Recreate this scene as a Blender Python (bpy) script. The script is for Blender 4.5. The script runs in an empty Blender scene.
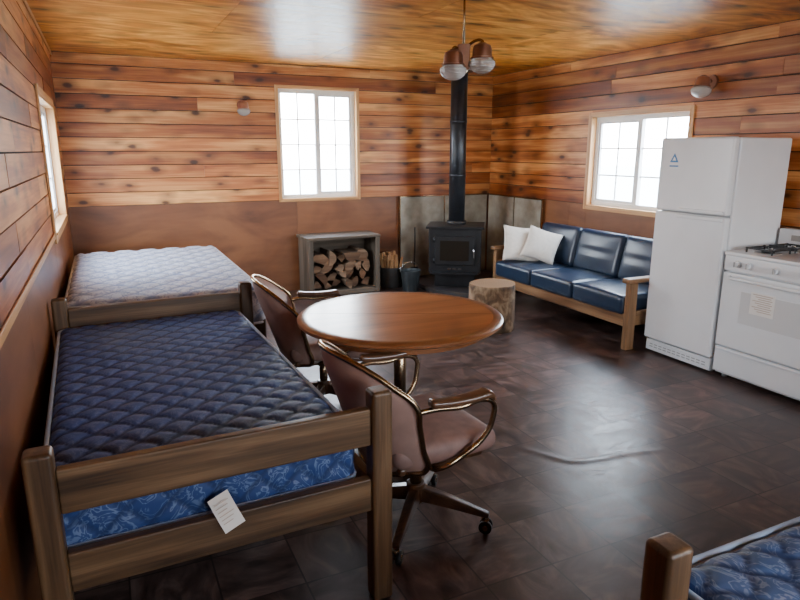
import bpy, bmesh, math, random
from mathutils import Vector, Matrix, Euler
random.seed(7)
S=bpy.context.scene
COL=S.collection
H=1.6
XL,XR,YB,YR,ZC=-0.335,4.56,7.0,-1.9,2.5

# ---------------------------------------------------------------- node helpers
def newmat(name):
    m=bpy.data.materials.new(name); m.use_nodes=True
    nt=m.node_tree; b=nt.nodes['Principled BSDF']
    return m,nt,b
def nd(nt,t,**k):
    n=nt.nodes.new(t)
    for a,v in k.items(): setattr(n,a,v)
    return n
def L(nt,a,b): nt.links.new(a,b)
def ramp(nt,stops,interp='LINEAR'):
    r=nt.nodes.new('ShaderNodeValToRGB'); cr=r.color_ramp; cr.interpolation=interp
    while len(cr.elements)<len(stops): cr.elements.new(0.5)
    for e,(p,c) in zip(cr.elements,stops):
        e.position=p; e.color=(c[0],c[1],c[2],1)
    return r
def g(v): return (v,v,v)
def mathn(nt,op,a,b=None,clamp=False):
    n=nt.nodes.new('ShaderNodeMath'); n.operation=op; n.use_clamp=clamp
    for i,x in enumerate((a,b)):
        if x is None: continue
        if isinstance(x,(int,float)): n.inputs[i].default_value=x
        else: L(nt,x,n.inputs[i])
    return n.outputs[0]
def mixc(nt,fac,a,b,bt='MIX'):
    n=nt.nodes.new('ShaderNodeMix'); n.data_type='RGBA'; n.blend_type=bt
    for s,x in ((0,fac),(6,a),(7,b)):
        if isinstance(x,(int,float)): n.inputs[s].default_value=x
        elif isinstance(x,tuple): n.inputs[s].default_value=(x[0],x[1],x[2],1)
        else: L(nt,x,n.inputs[s])
    return n.outputs[2]
def bump(nt,b,h,strength=0.3,dist=0.01):
    n=nt.nodes.new('ShaderNodeBump'); n.inputs['Strength'].default_value=strength; n.inputs['Distance'].default_value=dist
    L(nt,h,n.inputs['Height']); L(nt,n.outputs[0],b.inputs['Normal'])

def simple(name,col,rough=0.5,metal=0.0,spec=0.5,coat=0.0,noise=0.0,nscale=8):
    m,nt,b=newmat(name)
    b.inputs['Base Color'].default_value=(*col,1); b.inputs['Roughness'].default_value=rough
    b.inputs['Metallic'].default_value=metal; b.inputs['Specular IOR Level'].default_value=spec
    b.inputs['Coat Weight'].default_value=coat
    tc=nd(nt,'ShaderNodeTexCoord'); no=nd(nt,'ShaderNodeTexNoise'); no.inputs['Scale'].default_value=nscale; no.inputs['Detail'].default_value=5
    L(nt,tc.outputs['Object'],no.inputs['Vector'])
    r=ramp(nt,[(0.3,tuple(c*(1-noise) for c in col)),(0.7,tuple(min(1,c*(1+noise*0.6)) for c in col))])
    L(nt,no.outputs['Fac'],r.inputs[0]); L(nt,r.outputs[0],b.inputs['Base Color'])
    return m

def wood(name,axis,dark,mid,light,rough=0.45,freq=14,knots=True,var=0.35,along=0.8,coat=0.0,bumpst=0.15,knotscale=1.0,dist=0.5,seed=0.0,knotdark=0.28,krad=1.0,bdist=0.004,spec=0.5):
    m,nt,b=newmat(name)
    tc=nd(nt,'ShaderNodeTexCoord'); geo=nd(nt,'ShaderNodeNewGeometry')
    rnd=geo.outputs['Random Per Island']
    off=nd(nt,'ShaderNodeVectorMath',operation='SCALE'); off.inputs[0].default_value=(13.1,7.7,9.3); L(nt,mathn(nt,'ADD',rnd,seed),off.inputs['Scale'])
    add=nd(nt,'ShaderNodeVectorMath',operation='ADD'); L(nt,tc.outputs['Object'],add.inputs[0]); L(nt,off.outputs[0],add.inputs[1])
    i='XYZ'.index(axis)
    def scaled(al,ac):
        mp=nd(nt,'ShaderNodeMapping'); s=[ac]*3; s[i]=al
        mp.inputs['Scale'].default_value=s; L(nt,add.outputs[0],mp.inputs['Vector']); return mp.outputs[0]
    n1=nd(nt,'ShaderNodeTexNoise'); n1.inputs['Scale'].default_value=1; n1.inputs['Detail'].default_value=6; n1.inputs['Distortion'].default_value=dist
    L(nt,scaled(along,freq),n1.inputs['Vector'])
    n2=nd(nt,'ShaderNodeTexNoise'); n2.inputs['Scale'].default_value=1; n2.inputs['Detail'].default_value=4
    L(nt,scaled(along*3,freq*8),n2.inputs['Vector'])
    comb=mathn(nt,'ADD',mathn(nt,'MULTIPLY',n1.outputs['Fac'],0.78),mathn(nt,'MULTIPLY',n2.outputs['Fac'],0.22))
    r=ramp(nt,[(0.32,dark),(0.48,mid),(0.64,light)]); L(nt,comb,r.inputs[0])
    c=r.outputs[0]
    if knots:
        v=nd(nt,'ShaderNodeTexVoronoi'); v.inputs['Scale'].default_value=1; v.inputs['Randomness'].default_value=1
        wob=nd(nt,'ShaderNodeVectorMath',operation='ADD'); sc2=nd(nt,'ShaderNodeVectorMath',operation='SCALE'); sc2.inputs['Scale'].default_value=0.35
        L(nt,n1.outputs['Color'],sc2.inputs[0]); L(nt,scaled(3.2*knotscale,6.5*knotscale),wob.inputs[0]); L(nt,sc2.outputs[0],wob.inputs[1])
        L(nt,wob.outputs[0],v.inputs['Vector'])
        kr=ramp(nt,[(0.0,g(0.0)),(0.09*krad,g(0.08)),(0.15*krad,g(0.55)),(0.36*krad,g(1))]); L(nt,v.outputs['Distance'],kr.inputs[0])
        c=mixc(nt,mathn(nt,'SUBTRACT',1.0,kr.outputs[0]),c,tuple(x*knotdark for x in dark))
    vr=ramp(nt,[(0.0,(1-var,1-min(0.9,var*1.22),1-min(0.93,var*1.4))),(0.45,(1.0-var*0.35,1.0-var*0.45,1.0-var*0.5)),(1.0,g(1.0))]); L(nt,rnd,vr.inputs[0])
    c=mixc(nt,1.0,c,vr.outputs[0],'MULTIPLY')
    L(nt,c,b.inputs['Base Color']); b.inputs['Roughness'].default_value=rough; b.inputs['Coat Weight'].default_value=coat; b.inputs['Coat Roughness'].default_value=0.2
    b.inputs['Specular IOR Level'].default_value=spec
    bump(nt,b,comb,bumpst,bdist)
    return m

PD,PM,PL=(0.24,0.055,0.010),(0.56,0.190,0.042),(0.88,0.45,0.15)
pineX=wood('pine_boards_x','X',PD,PM,PL,rough=0.40,freq=10,var=0.60,knotscale=1.1,krad=1.25)
pineY=wood('pine_boards_y','Y',PD,PM,PL,rough=0.38,freq=10,var=0.62,seed=3.3,knotscale=1.1,krad=1.25)
RD,RM,RL=(0.11,0.034,0.011),(0.19,0.067,0.023),(0.26,0.102,0.037)
plyX=wood('plywood_wainscot_x','X',RD,RM,RL,rough=0.40,freq=2.2,knots=False,var=0.15,along=0.9,dist=1.5)
plyY=wood('plywood_wainscot_y','Y',RD,RM,RL,rough=0.40,freq=2.2,knots=False,var=0.15,along=0.9,dist=1.5)
ceilm=wood('plywood_ceiling','X',(0.27,0.072,0.008),(0.62,0.225,0.030),(0.92,0.46,0.11),rough=0.34,freq=2.6,knots=True,var=0.22,along=1.0,dist=3.6,bumpst=0.30,knotscale=0.7,bdist=0.008,krad=1.2,spec=0.35)
trimX=wood('pine_trim_x','X',(0.35,0.15,0.05),(0.58,0.30,0.11),(0.75,0.45,0.2),rough=0.4,knots=False,var=0.1)
trimY=wood('pine_trim_y','Y',(0.35,0.15,0.05),(0.58,0.30,0.11),(0.75,0.45,0.2),rough=0.4,knots=False,var=0.1)
trimZ=wood('pine_trim_z','Z',(0.35,0.15,0.05),(0.58,0.30,0.11),(0.75,0.45,0.2),rough=0.4,knots=False,var=0.1)
backing=simple('wall_backing_dark',(0.03,0.013,0.006),0.9)
BD,BM,BL=(0.036,0.017,0.007),(0.095,0.049,0.021),(0.185,0.105,0.050)
bedw={a:wood('bed_wood_'+a.lower(),a,BD,BM,BL,rough=0.45,freq=22,knots=False,var=0.1,along=1.4,seed=1.0) for a in 'XYZ'}
sofaw={a:wood('sofa_oak_'+a.lower(),a,(0.10,0.045,0.018),(0.22,0.11,0.045),(0.32,0.17,0.08),rough=0.4,freq=18,knots=False,var=0.1,along=1.2) for a in 'XYZ'}
tablew=wood('table_top_wood','X',(0.19,0.06,0.02),(0.36,0.13,0.042),(0.48,0.20,0.075),rough=0.28,freq=7,knots=False,var=0.08,along=0.8,coat=0.3,bumpst=0.02)
tableedge=wood('table_edge_wood','X',(0.11,0.034,0.012),(0.22,0.078,0.026),(0.32,0.13,0.05),rough=0.3,freq=5,knots=False,var=0.05,coat=0.2)
armw=wood('chair_arm_wood','Y',(0.035,0.014,0.007),(0.075,0.031,0.014),(0.13,0.06,0.029),rough=0.3,freq=16,knots=False,var=0.0,coat=0.3)
cratew={a:wood('crate_grey_wood_'+a.lower(),a,(0.06,0.043,0.029),(0.12,0.09,0.063),(0.19,0.145,0.105),rough=0.7,freq=14,knots=False,var=0.2) for a in 'XYZ'}
logbark=wood('log_bark','Y',(0.04,0.022,0.012),(0.12,0.07,0.04),(0.22,0.14,0.085),rough=0.9,freq=20,knots=False,var=0.4,bumpst=0.6)
logend=wood('log_cut_end','X',(0.08,0.042,0.022),(0.19,0.11,0.062),(0.34,0.22,0.13),rough=0.85,freq=16,knots=False,var=0.55)
kindl=wood('kindling_wood','Z',(0.35,0.18,0.08),(0.55,0.32,0.15),(0.7,0.45,0.24),rough=0.7,freq=20,knots=False,var=0.4)

white=simple('white_enamel',(0.80,0.82,0.84),0.25,noise=0.02)
whitev=simple('white_vinyl_frame',(0.85,0.86,0.86),0.4)
greyp=simple('grey_plastic',(0.35,0.36,0.36),0.5)
black=simple('black_iron',(0.015,0.015,0.016),0.45,metal=0.3,noise=0.3)
blackr=simple('black_stove_steel',(0.022,0.022,0.024),0.42,metal=0.3,noise=0.3)
pipem=simple('stovepipe_steel',(0.030,0.033,0.040),0.36,metal=0.4,noise=0.3)
brass=simple('antique_brass',(0.36,0.26,0.16),0.25,metal=1.0,noise=0.15)
chrome=simple('chrome',(0.6,0.6,0.6),0.2,metal=1.0)
mauve=simple('mauve_vinyl',(0.33,0.20,0.165),0.5,noise=0.18,nscale=10)
mauved=simple('mauve_fabric_seat',(0.25,0.145,0.12),0.6,noise=0.2,nscale=20)
leather=simple('navy_leather',(0.014,0.029,0.060),0.32,noise=0.22,nscale=7)
pillowm=simple('cream_pillow_fabric',(0.76,0.72,0.65),0.9,noise=0.08,nscale=30)
paper=simple('paper_tag',(0.82,0.80,0.76),0.8,noise=0.04)
ink=simple('ink_brown',(0.50,0.40,0.32),0.8)
bluest=simple('sticker_blue',(0.05,0.22,0.5),0.5)
pipingm=simple('mattress_piping_light_blue',(0.36,0.46,0.63),0.7)
basketm=simple('basket_black',(0.03,0.028,0.026),0.6,noise=0.3)
bucketm=simple('bucket_steel',(0.07,0.08,0.085),0.4,metal=0.6,noise=0.2)
copper=simple('lamp_copper_brown',(0.30,0.13,0.075),0.35,metal=0.5)
dglass=simple('oven_window_glass',(0.66,0.67,0.67),0.12)

def stone():
    m,nt,b=newmat('hearth_board_stone')
    tc=nd(nt,'ShaderNodeTexCoord'); n=nd(nt,'ShaderNodeTexNoise'); n.inputs['Scale'].default_value=7; n.inputs['Detail'].default_value=9
    L(nt,tc.outputs['Object'],n.inputs['Vector'])
    r=ramp(nt,[(0.3,(0.22,0.195,0.15)),(0.55,(0.33,0.305,0.25)),(0.75,(0.42,0.395,0.33))]); L(nt,n.outputs['Fac'],r.inputs[0]); L(nt,r.outputs[0],b.inputs['Base Color'])
    b.inputs['Roughness'].default_value=0.32; bump(nt,b,n.outputs['Fac'],0.15,0.006); return m
stonem=stone()

def floor_mat():
    m,nt,b=newmat('floor_vinyl_tiles')
    tc=nd(nt,'ShaderNodeTexCoord')
    mp=nd(nt,'ShaderNodeMapping'); T=0.305
    mp.inputs['Scale'].default_value=(1/T,1/T,0); mp.inputs['Location'].default_value=(0.2,0.4,0.0)
    L(nt,tc.outputs['Object'],mp.inputs['Vector'])
    fl=nd(nt,'ShaderNodeVectorMath',operation='FLOOR'); L(nt,mp.outputs[0],fl.inputs[0])
    wn=nd(nt,'ShaderNodeTexWhiteNoise'); wn.noise_dimensions='3D'; L(nt,fl.outputs[0],wn.inputs['Vector'])
    fr=nd(nt,'ShaderNodeVectorMath',operation='FRACTION'); L(nt,mp.outputs[0],fr.inputs[0])
    ch=nd(nt,'ShaderNodeTexChecker'); ch.inputs['Scale'].default_value=1.0
    addh=nd(nt,'ShaderNodeVectorMath',operation='ADD'); addh.inputs[1].default_value=(0.5,0.5,0.5); L(nt,fl.outputs[0],addh.inputs[0]); L(nt,addh.outputs[0],ch.inputs['Vector'])
    offs=nd(nt,'ShaderNodeVectorMath',operation='SCALE'); L(nt,wn.outputs['Color'],offs.inputs[0]); offs.inputs['Scale'].default_value=30
    ad=nd(nt,'ShaderNodeVectorMath',operation='ADD'); L(nt,mp.outputs[0],ad.inputs[0]); L(nt,offs.outputs[0],ad.inputs[1])
    outs=[]
    for sc in ((0.9,2.0,1),(2.0,0.9,1)):
        q=nd(nt,'ShaderNodeMapping'); q.inputs['Scale'].default_value=sc; L(nt,ad.outputs[0],q.inputs['Vector'])
        n=nd(nt,'ShaderNodeTexNoise'); n.inputs['Scale'].default_value=1.0; n.inputs['Detail'].default_value=6; n.inputs['Distortion'].default_value=1.8; n.inputs['Roughness'].default_value=0.55
        L(nt,q.outputs[0],n.inputs['Vector']); outs.append(n.outputs['Fac'])
    mx=nd(nt,'ShaderNodeMix'); L(nt,ch.outputs['Fac'],mx.inputs[0]); L(nt,outs[0],mx.inputs[2]); L(nt,outs[1],mx.inputs[3])
    v=mx.outputs[0]
    r=ramp(nt,[(0.30,(0.026,0.015,0.013)),(0.5,(0.074,0.044,0.038)),(0.68,(0.155,0.098,0.084))]); L(nt,v,r.inputs[0])
    tone=ramp(nt,[(0,g(0.58)),(1,g(1.22))]); L(nt,wn.outputs['Value'],tone.inputs[0])
    c=mixc(nt,1.0,r.outputs[0],tone.outputs[0],'MULTIPLY')
    sx=nd(nt,'ShaderNodeSeparateXYZ'); L(nt,fr.outputs[0],sx.inputs[0])
    def edge(o):
        a=mathn(nt,'ABSOLUTE',mathn(nt,'SUBTRACT',o,0.5)); return mathn(nt,'GREATER_THAN',a,0.489)
    e=mathn(nt,'MAXIMUM',edge(sx.outputs[0]),edge(sx.outputs[1]))
    c=mixc(nt,mathn(nt,'MULTIPLY',e,0.8),c,(0.010,0.007,0.006))
    L(nt,c,b.inputs['Base Color'])
    rr=ramp(nt,[(0.3,g(0.31)),(0.7,g(0.44))]); L(nt,v,rr.inputs[0]); L(nt,rr.outputs[0],b.inputs['Roughness'])
    n3=nd(nt,'ShaderNodeTexNoise'); n3.inputs['Scale'].default_value=3; L(nt,tc.outputs['Object'],n3.inputs['Vector'])
    hh=mathn(nt,'ADD',mathn(nt,'MULTIPLY',n3.outputs['Fac'],2.0),mathn(nt,'MULTIPLY',v,0.35))
    bump(nt,b,hh,0.2,0.01)
    return m
floorm=floor_mat()

def mattress_mat(name,base,alt,line,amt=0.5,rough=0.5,sc=16,spec=0.3):
    m,nt,b=newmat(name)
    tc=nd(nt,'ShaderNodeTexCoord')
    w=nd(nt,'ShaderNodeTexNoise'); w.inputs['Scale'].default_value=sc; w.inputs['Detail'].default_value=2; w.inputs['Distortion'].default_value=2.5
    L(nt,tc.outputs['Object'],w.inputs['Vector'])
    r=ramp(nt,[(0.47,g(0)),(0.50,g(amt)),(0.53,g(amt)),(0.56,g(0)),(0.64,g(0)),(0.67,g(amt*0.8))]); L(nt,w.outputs['Fac'],r.inputs[0])
    c=mixc(nt,r.outputs[0],base,alt)
    at=nd(nt,'ShaderNodeAttribute',attribute_name='q')
    lr=ramp(nt,[(0.0,g(1)),(0.35,g(0.6)),(0.65,g(0))]); L(nt,at.outputs['Fac'],lr.inputs[0])
    c=mixc(nt,lr.outputs[0],c,line)
    L(nt,c,b.inputs['Base Color']); b.inputs['Roughness'].default_value=rough
    b.inputs['Specular IOR Level'].default_value=spec
    return m
matNavy=mattress_mat('mattress_navy_quilt',(0.058,0.108,0.31),(0.12,0.18,0.40),(0.008,0.016,0.065),0.7,0.6,spec=0.18)
matBlueS=mattress_mat('mattress_blue_damask',(0.022,0.048,0.16),(0.20,0.27,0.42),(0.015,0.028,0.09),0.5,0.5,13)
matBlueT=mattress_mat('mattress_blue_damask_top',(0.070,0.120,0.26),(0.26,0.32,0.45),(0.014,0.026,0.08),0.65,0.5,13,spec=0.2)
matFloral=mattress_mat('mattress_pale_floral',(0.48,0.49,0.54),(0.19,0.22,0.34),(0.15,0.18,0.29),0.7,0.7,8,spec=0.2)

def glass_mat():
    m,nt,b=newmat('window_glass'); nt.nodes.remove(b)
    o=nt.nodes['Material Output']; t=nd(nt,'ShaderNodeBsdfTransparent'); gl=nd(nt,'ShaderNodeBsdfGlossy'); gl.inputs['Roughness'].default_value=0.02
    mx=nd(nt,'ShaderNodeMixShader'); mx.inputs[0].default_value=0.04; L(nt,t.outputs[0],mx.inputs[1]); L(nt,gl.outputs[0],mx.inputs[2]); L(nt,mx.outputs[0],o.inputs[0]); return m
glassm=glass_mat()
def globe_mat():
    m,nt,b=newmat('ribbed_lamp_glass')
    b.inputs['Base Color'].default_value=(0.85,0.84,0.8,1); b.inputs['Roughness'].default_value=0.15
    b.inputs['Transmission Weight'].default_value=0.45
    tc=nd(nt,'ShaderNodeTexCoord'); w=nd(nt,'ShaderNodeTexWave'); w.bands_direction='Z'; w.inputs['Scale'].default_value=30; L(nt,tc.outputs['Object'],w.inputs['Vector'])
    bump(nt,b,w.outputs['Fac'],0.5,0.004); return m
globem=globe_mat()

# ---------------------------------------------------------------- mesh helpers
def root(name,loc=(0,0,0),rz=0.0):
    e=bpy.data.objects.new(name,None); e.location=loc; e.rotation_euler=(0,0,rz); e.empty_display_size=0.1
    COL.objects.link(e); return e
def RM4(e): return Matrix.Translation(e.location)@Matrix.Rotation(e.rotation_euler[2],4,'Z')
def finish(name,bm,mats,parent=None,world=False,smooth=False,loc=None,rot=None):
    me=bpy.data.meshes.new(name); bmesh.ops.recalc_face_normals(bm,faces=bm.faces[:])
    bm.to_mesh(me); bm.free()
    if not isinstance(mats,(list,tuple)): mats=[mats]
    for m in mats: me.materials.append(m)
    ob=bpy.data.objects.new(name,me); COL.objects.link(ob)
    if smooth:
        for p in me.polygons: p.use_smooth=True
    if loc: ob.location=loc
    if rot: ob.rotation_euler=rot
    if parent:
        ob.parent=parent
        if world: ob.matrix_parent_inverse=RM4(parent).inverted()
    return ob
def addbox(bm,lo,hi,mi=0,M=None):
    x0,y0,z0=lo; x1,y1,z1=hi
    vs=[bm.verts.new(Vector(p) if M is None else M@Vector(p)) for p in
        ((x0,y0,z0),(x1,y0,z0),(x1,y1,z0),(x0,y1,z0),(x0,y0,z1),(x1,y0,z1),(x1,y1,z1),(x0,y1,z1))]
    for f in ((0,3,2,1),(4,5,6,7),(0,1,5,4),(1,2,6,5),(2,3,7,6),(3,0,4,7)):
        fc=bm.faces.new([vs[i] for i in f]); fc.material_index=mi
    return vs
def box(name,lo,hi,mat,parent=None,bevel=0.004,world=False,seg=2,loc=None,rot=None):
    bm=bmesh.new(); addbox(bm,lo,hi)
    ob=finish(name,bm,mat,parent,world,loc=loc,rot=rot)
    if bevel>0:
        md=ob.modifiers.new('bev','BEVEL'); md.width=bevel; md.segments=seg; md.limit_method='ANGLE'
        for p in ob.data.polygons: p.use_smooth=True
        ob.modifiers.new('wn','WEIGHTED_NORMAL')
    return ob
def addcyl(bm,p0,p1,r0,r1=None,n=24,mi=0,cap=True):
    p0=Vector(p0);p1=Vector(p1); r1=r0 if r1 is None else r1
    d=(p1-p0).normalized(); a=d.orthogonal().normalized(); c=d.cross(a)
    A=[];B=[]
    for i in range(n):
        t=2*math.pi*i/n; o=a*math.cos(t)+c*math.sin(t)
        A.append(bm.verts.new(p0+o*r0)); B.append(bm.verts.new(p1+o*r1))
    for i in range(n):
        j=(i+1)%n; f=bm.faces.new((A[i],A[j],B[j],B[i])); f.material_index=mi; f.smooth=True
    if cap:
        f=bm.faces.new(A[::-1]); f.material_index=mi; f=bm.faces.new(B); f.material_index=mi
def cyl(name,p0,p1,r0,mat,parent=None,r1=None,n=28,world=False,bevel=0.0):
    bm=bmesh.new(); addcyl(bm,p0,p1,r0,r1,n); ob=finish(name,bm,mat,parent,world)
    if bevel:
        md=ob.modifiers.new('b','BEVEL'); md.width=bevel; md.segments=2; md.limit_method='ANGLE'
    return ob
def lathe(name,prof,mat,parent=None,n=36,loc=None,rot=None,world=False):
    bm=bmesh.new(); rings=[]
    for r,z in prof:
        rings.append([bm.verts.new((r*math.cos(2*math.pi*i/n),r*math.sin(2*math.pi*i/n),z)) for i in range(n)] if r>1e-5 else [bm.verts.new((0,0,z))])
    for a,b in zip(rings,rings[1:]):
        for i in range(n):
            j=(i+1)%n
            if len(a)==1 and len(b)==1: continue
            if len(a)==1: bm.faces.new((a[0],b[i],b[j]))
            elif len(b)==1: bm.faces.new((a[i],a[j],b[0]))
            else: bm.faces.new((a[i],a[j],b[j],b[i]))
    ob=finish(name,bm,mat,parent,world,smooth=True,loc=loc,rot=rot)
    ob.data.set_sharp_from_angle(angle=math.radians(40))
    return ob
def tube(name,pts,r,mat,parent=None,cyclic=False,world=False,smooth=True,res=8):
    cu=bpy.data.curves.new(name,'CURVE'); cu.dimensions='3D'; cu.bevel_depth=r; cu.bevel_resolution=4; cu.resolution_u=res; cu.use_fill_caps=True
    sp=cu.splines.new('BEZIER' if smooth else 'POLY')
    if smooth:
        sp.bezier_points.add(len(pts)-1)
        for b,p in zip(sp.bezier_points,pts): b.co=p; b.handle_left_type=b.handle_right_type='AUTO'
    else:
        sp.points.add(len(pts)-1)
        for b,p in zip(sp.points,pts): b.co=(*p,1)
    sp.use_cyclic_u=cyclic
    cu.materials.append(mat)
    ob=bpy.data.objects.new(name,cu); COL.objects.link(ob)
    if parent:
        ob.parent=parent
        if world: ob.matrix_parent_inverse=RM4(parent).inverted()
    return ob
def rbox(name,lo,hi,r,mats,parent=None,world=False,step=0.03,disp=None,quilt=None,matfn=None,loc=None,rot=None):
    lo=Vector(lo);hi=Vector(hi);c=(lo+hi)/2;h=(hi-lo)/2
    bm=bmesh.new(); q=bm.verts.layers.float.new('q')
    n=[max(2,int(math.ceil(2*h[i]/step))) for i in range(3)]
    key={}
    def V(i,j,k):
        t=(i,j,k)
        if t not in key:
            key[t]=bm.verts.new((-h[0]+2*h[0]*i/n[0],-h[1]+2*h[1]*j/n[1],-h[2]+2*h[2]*k/n[2]))
        return key[t]
    for i in range(n[0]):
        for j in range(n[1]):
            bm.faces.new((V(i,j,n[2]),V(i+1,j,n[2]),V(i+1,j+1,n[2]),V(i,j+1,n[2])))
            bm.faces.new((V(i,j,0),V(i,j+1,0),V(i+1,j+1,0),V(i+1,j,0)))
    for i in range(n[0]):
        for k in range(n[2]):
            bm.faces.new((V(i,0,k),V(i+1,0,k),V(i+1,0,k+1),V(i,0,k+1)))
            bm.faces.new((V(i,n[1],k),V(i,n[1],k+1),V(i+1,n[1],k+1),V(i+1,n[1],k)))
    for j in range(n[1]):
        for k in range(n[2]):
            bm.faces.new((V(0,j,k),V(0,j,k+1),V(0,j+1,k+1),V(0,j+1,k)))
            bm.faces.new((V(n[0],j,k),V(n[0],j+1,k),V(n[0],j+1,k+1),V(n[0],j,k+1)))
    for v in bm.verts:
        p=v.co.copy(); inn=Vector([max(-(h[i]-r),min(h[i]-r,p[i])) for i in range(3)])
        d=p-inn; nn=Vector((0,0,1))
        if d.length>1e-6:
            nn=d.normalized(); p=inn+nn*r
        v[q]=1.0
        if quilt:
            hv,amp=quilt(p,nn); v[q]=hv; p=p+nn*(hv*amp)
        if disp: p=disp(p,h)
        v.co=p+c
    bm.normal_update()
    if matfn:
        for f in bm.faces: f.material_index=matfn(f)
    return finish(name,bm,mats,parent,world,smooth=True,loc=loc,rot=rot)

# ---------------------------------------------------------------- room shell
WAINS=1.05
def wall(name,u0,u1,opens,place,pine,ply,bw=0.135):
    bm=bmesh.new()
    def slab(a,b,z0,z1,d0,d1,mi):
        p=[place(u,z,d) for u in (a,b) for z in (z0,z1) for d in (d0,d1)]
        lo=[min(q[i] for q in p) for i in range(3)]; hi=[max(q[i] for q in p) for i in range(3)]
        addbox(bm,lo,hi,mi)
    us=sorted(set([u0,u1]+[o[0] for o in opens]+[o[1] for o in opens])); zs=sorted(set([-0.1,ZC+0.1]+[o[2] for o in opens]+[o[3] for o in opens]))
    for a,b in zip(us,us[1:]):
        for z0,z1 in zip(zs,zs[1:]):
            if any(o[0]<=a and b<=o[1] and o[2]<=z0 and z1<=o[3] for o in opens): continue
            slab(a,b,z0,z1,0.018,0.13,0)
    z=WAINS
    while z<ZC-0.01:
        z1=min(z+bw,ZC)
        segs=[(u0,u1)]
        for o in opens:
            if o[2]<z1-0.01 and o[3]>z+0.01:
                ns=[]
                for a,b in segs:
                    if o[0]>a: ns.append((a,min(b,o[0])))
                    if o[1]<b: ns.append((max(a,o[1]),b))
                segs=[s for s in ns if s[1]-s[0]>0.01]
                if o[3]<z1-0.008: slab(o[0],o[1],o[3]+0.001,z1-0.003,0.001,0.018,1)
                if o[2]>z+0.008: slab(o[0],o[1],z+0.003,o[2]-0.001,0.001,0.018,1)
        for a,b in segs:
            x=a
            while x<b-0.001:
                ln=random.uniform(1.3,3.4); e=min(b,x+ln)
                if b-e<0.4: e=b
                dd=random.uniform(0,0.004)
                slab(x+0.0008,e-0.0008,z+0.004,z1-0.004,0.0+dd,0.018,1)
                x=e
        z=z1
    x=u0
    while x<u1-0.001:
        e=min(u1,x+2.44)
        us2=sorted(set([x,e]+[o[k] for o in opens for k in (0,1) if x<o[k]<e and o[2]<WAINS-0.001]))
        for a,b in zip(us2,us2[1:]):
            top=WAINS
            for o in opens:
                if o[2]<WAINS and o[0]<=a and b<=o[1]: top=o[2]
            slab(a+0.001,b-0.001,0.0,top-0.002,0.006,0.018,2)
        x=e
    return finish(name,bm,[backing,pine,ply])
BW=(1.79,2.73,1.05,2.27); RW=(3.93,5.15,1.03,1.94); LW=(4.78,6.25,1.04,1.96); RR=(0.8,1.8,0.95,2.15); RR2=(2.7,3.9,0.95,2.15)
wall('wall_back',XL-0.13,XR+0.13,[BW],lambda u,z,d:(u,YB+d,z),pineX,plyX)
wall('wall_right',YR,YB,[RW],lambda u,z,d:(XR+d,u,z),pineY,plyY)
wall('wall_left',YR,YB,[LW],lambda u,z,d:(XL-d,u,z),pineY,plyY)
wall('wall_rear',XL-0.13,XR+0.13,[RR,RR2],lambda u,z,d:(u,YR-d,z),pineX,plyX)
bm=bmesh.new(); addbox(bm,(XL-0.13,YR-0.13,-0.1),(XR+0.13,YB+0.13,0.0)); floor=finish('floor',bm,floorm)
def ridge(name,pts,w,h):
    bm=bmesh.new(); P=[Vector(p) for p in pts]; fine=[]
    for i in range(len(P)-1):
        a=P[max(0,i-1)];b=P[i];c=P[i+1];d=P[min(len(P)-1,i+2)]
        for k in range(8):
            t=k/8; fine.append(0.5*((2*b)+(c-a)*t+(2*a-5*b+4*c-d)*t*t+(3*b-a-3*c+d)*t**3))
    fine.append(P[-1]); N=len(fine); rows=[]
    for i,p in enumerate(fine):
        t=(fine[min(N-1,i+1)]-fine[max(0,i-1)]).normalized(); s=Vector((-t.y,t.x,0)); f=math.sin(math.pi*i/(N-1))**0.8+0.001
        rows.append([bm.verts.new(p+s*w*u+Vector((0,0,0.0002+h*f*max(0,math.exp(-(u*2.2)**2)-0.008)))) for u in [k/8-1 for k in range(17)]])
    for A,B in zip(rows,rows[1:]):
        for k in range(16): bm.faces.new((A[k],A[k+1],B[k+1],B[k]))
    return finish(name,bm,floorm,floor,smooth=True)
ridge('vinyl_ripple',[(1.93,2.62,0),(2.02,2.45,0),(2.10,2.34,0),(2.25,2.30,0),(2.45,2.28,0),(2.68,2.22,0)],0.06,0.005)
bm=bmesh.new(); addbox(bm,(XL-0.13,YR-0.13,ZC+0.012),(XR+0.13,YB+0.13,ZC+0.1),1)
y=YR
while y<YB:
    y1=min(YB,y+1.22); x=XL-(0.0 if int((y-YR)/1.22)%2==0 else 1.22)
    while x<XR:
        a=max(x,XL); b=min(x+2.44,XR)
        if b-a>0.01: addbox(bm,(a+0.0012,y+0.0012,ZC),(b-0.0012,y1-0.0012,ZC+0.012),0)
        x+=2.44
    y=y1
finish('ceiling',bm,[ceilm,backing])
box('trim_1',(XL+0.001,YR,ZC-0.035),(XL+0.014,YB-0.001,ZC-0.001),trimY,bevel=0.003)
box('trim_2',(XL+0.001,YR,WAINS-0.025),(XL+0.010,LW[0]-0.06,WAINS+0.012),trimY,bevel=0.003)

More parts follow.
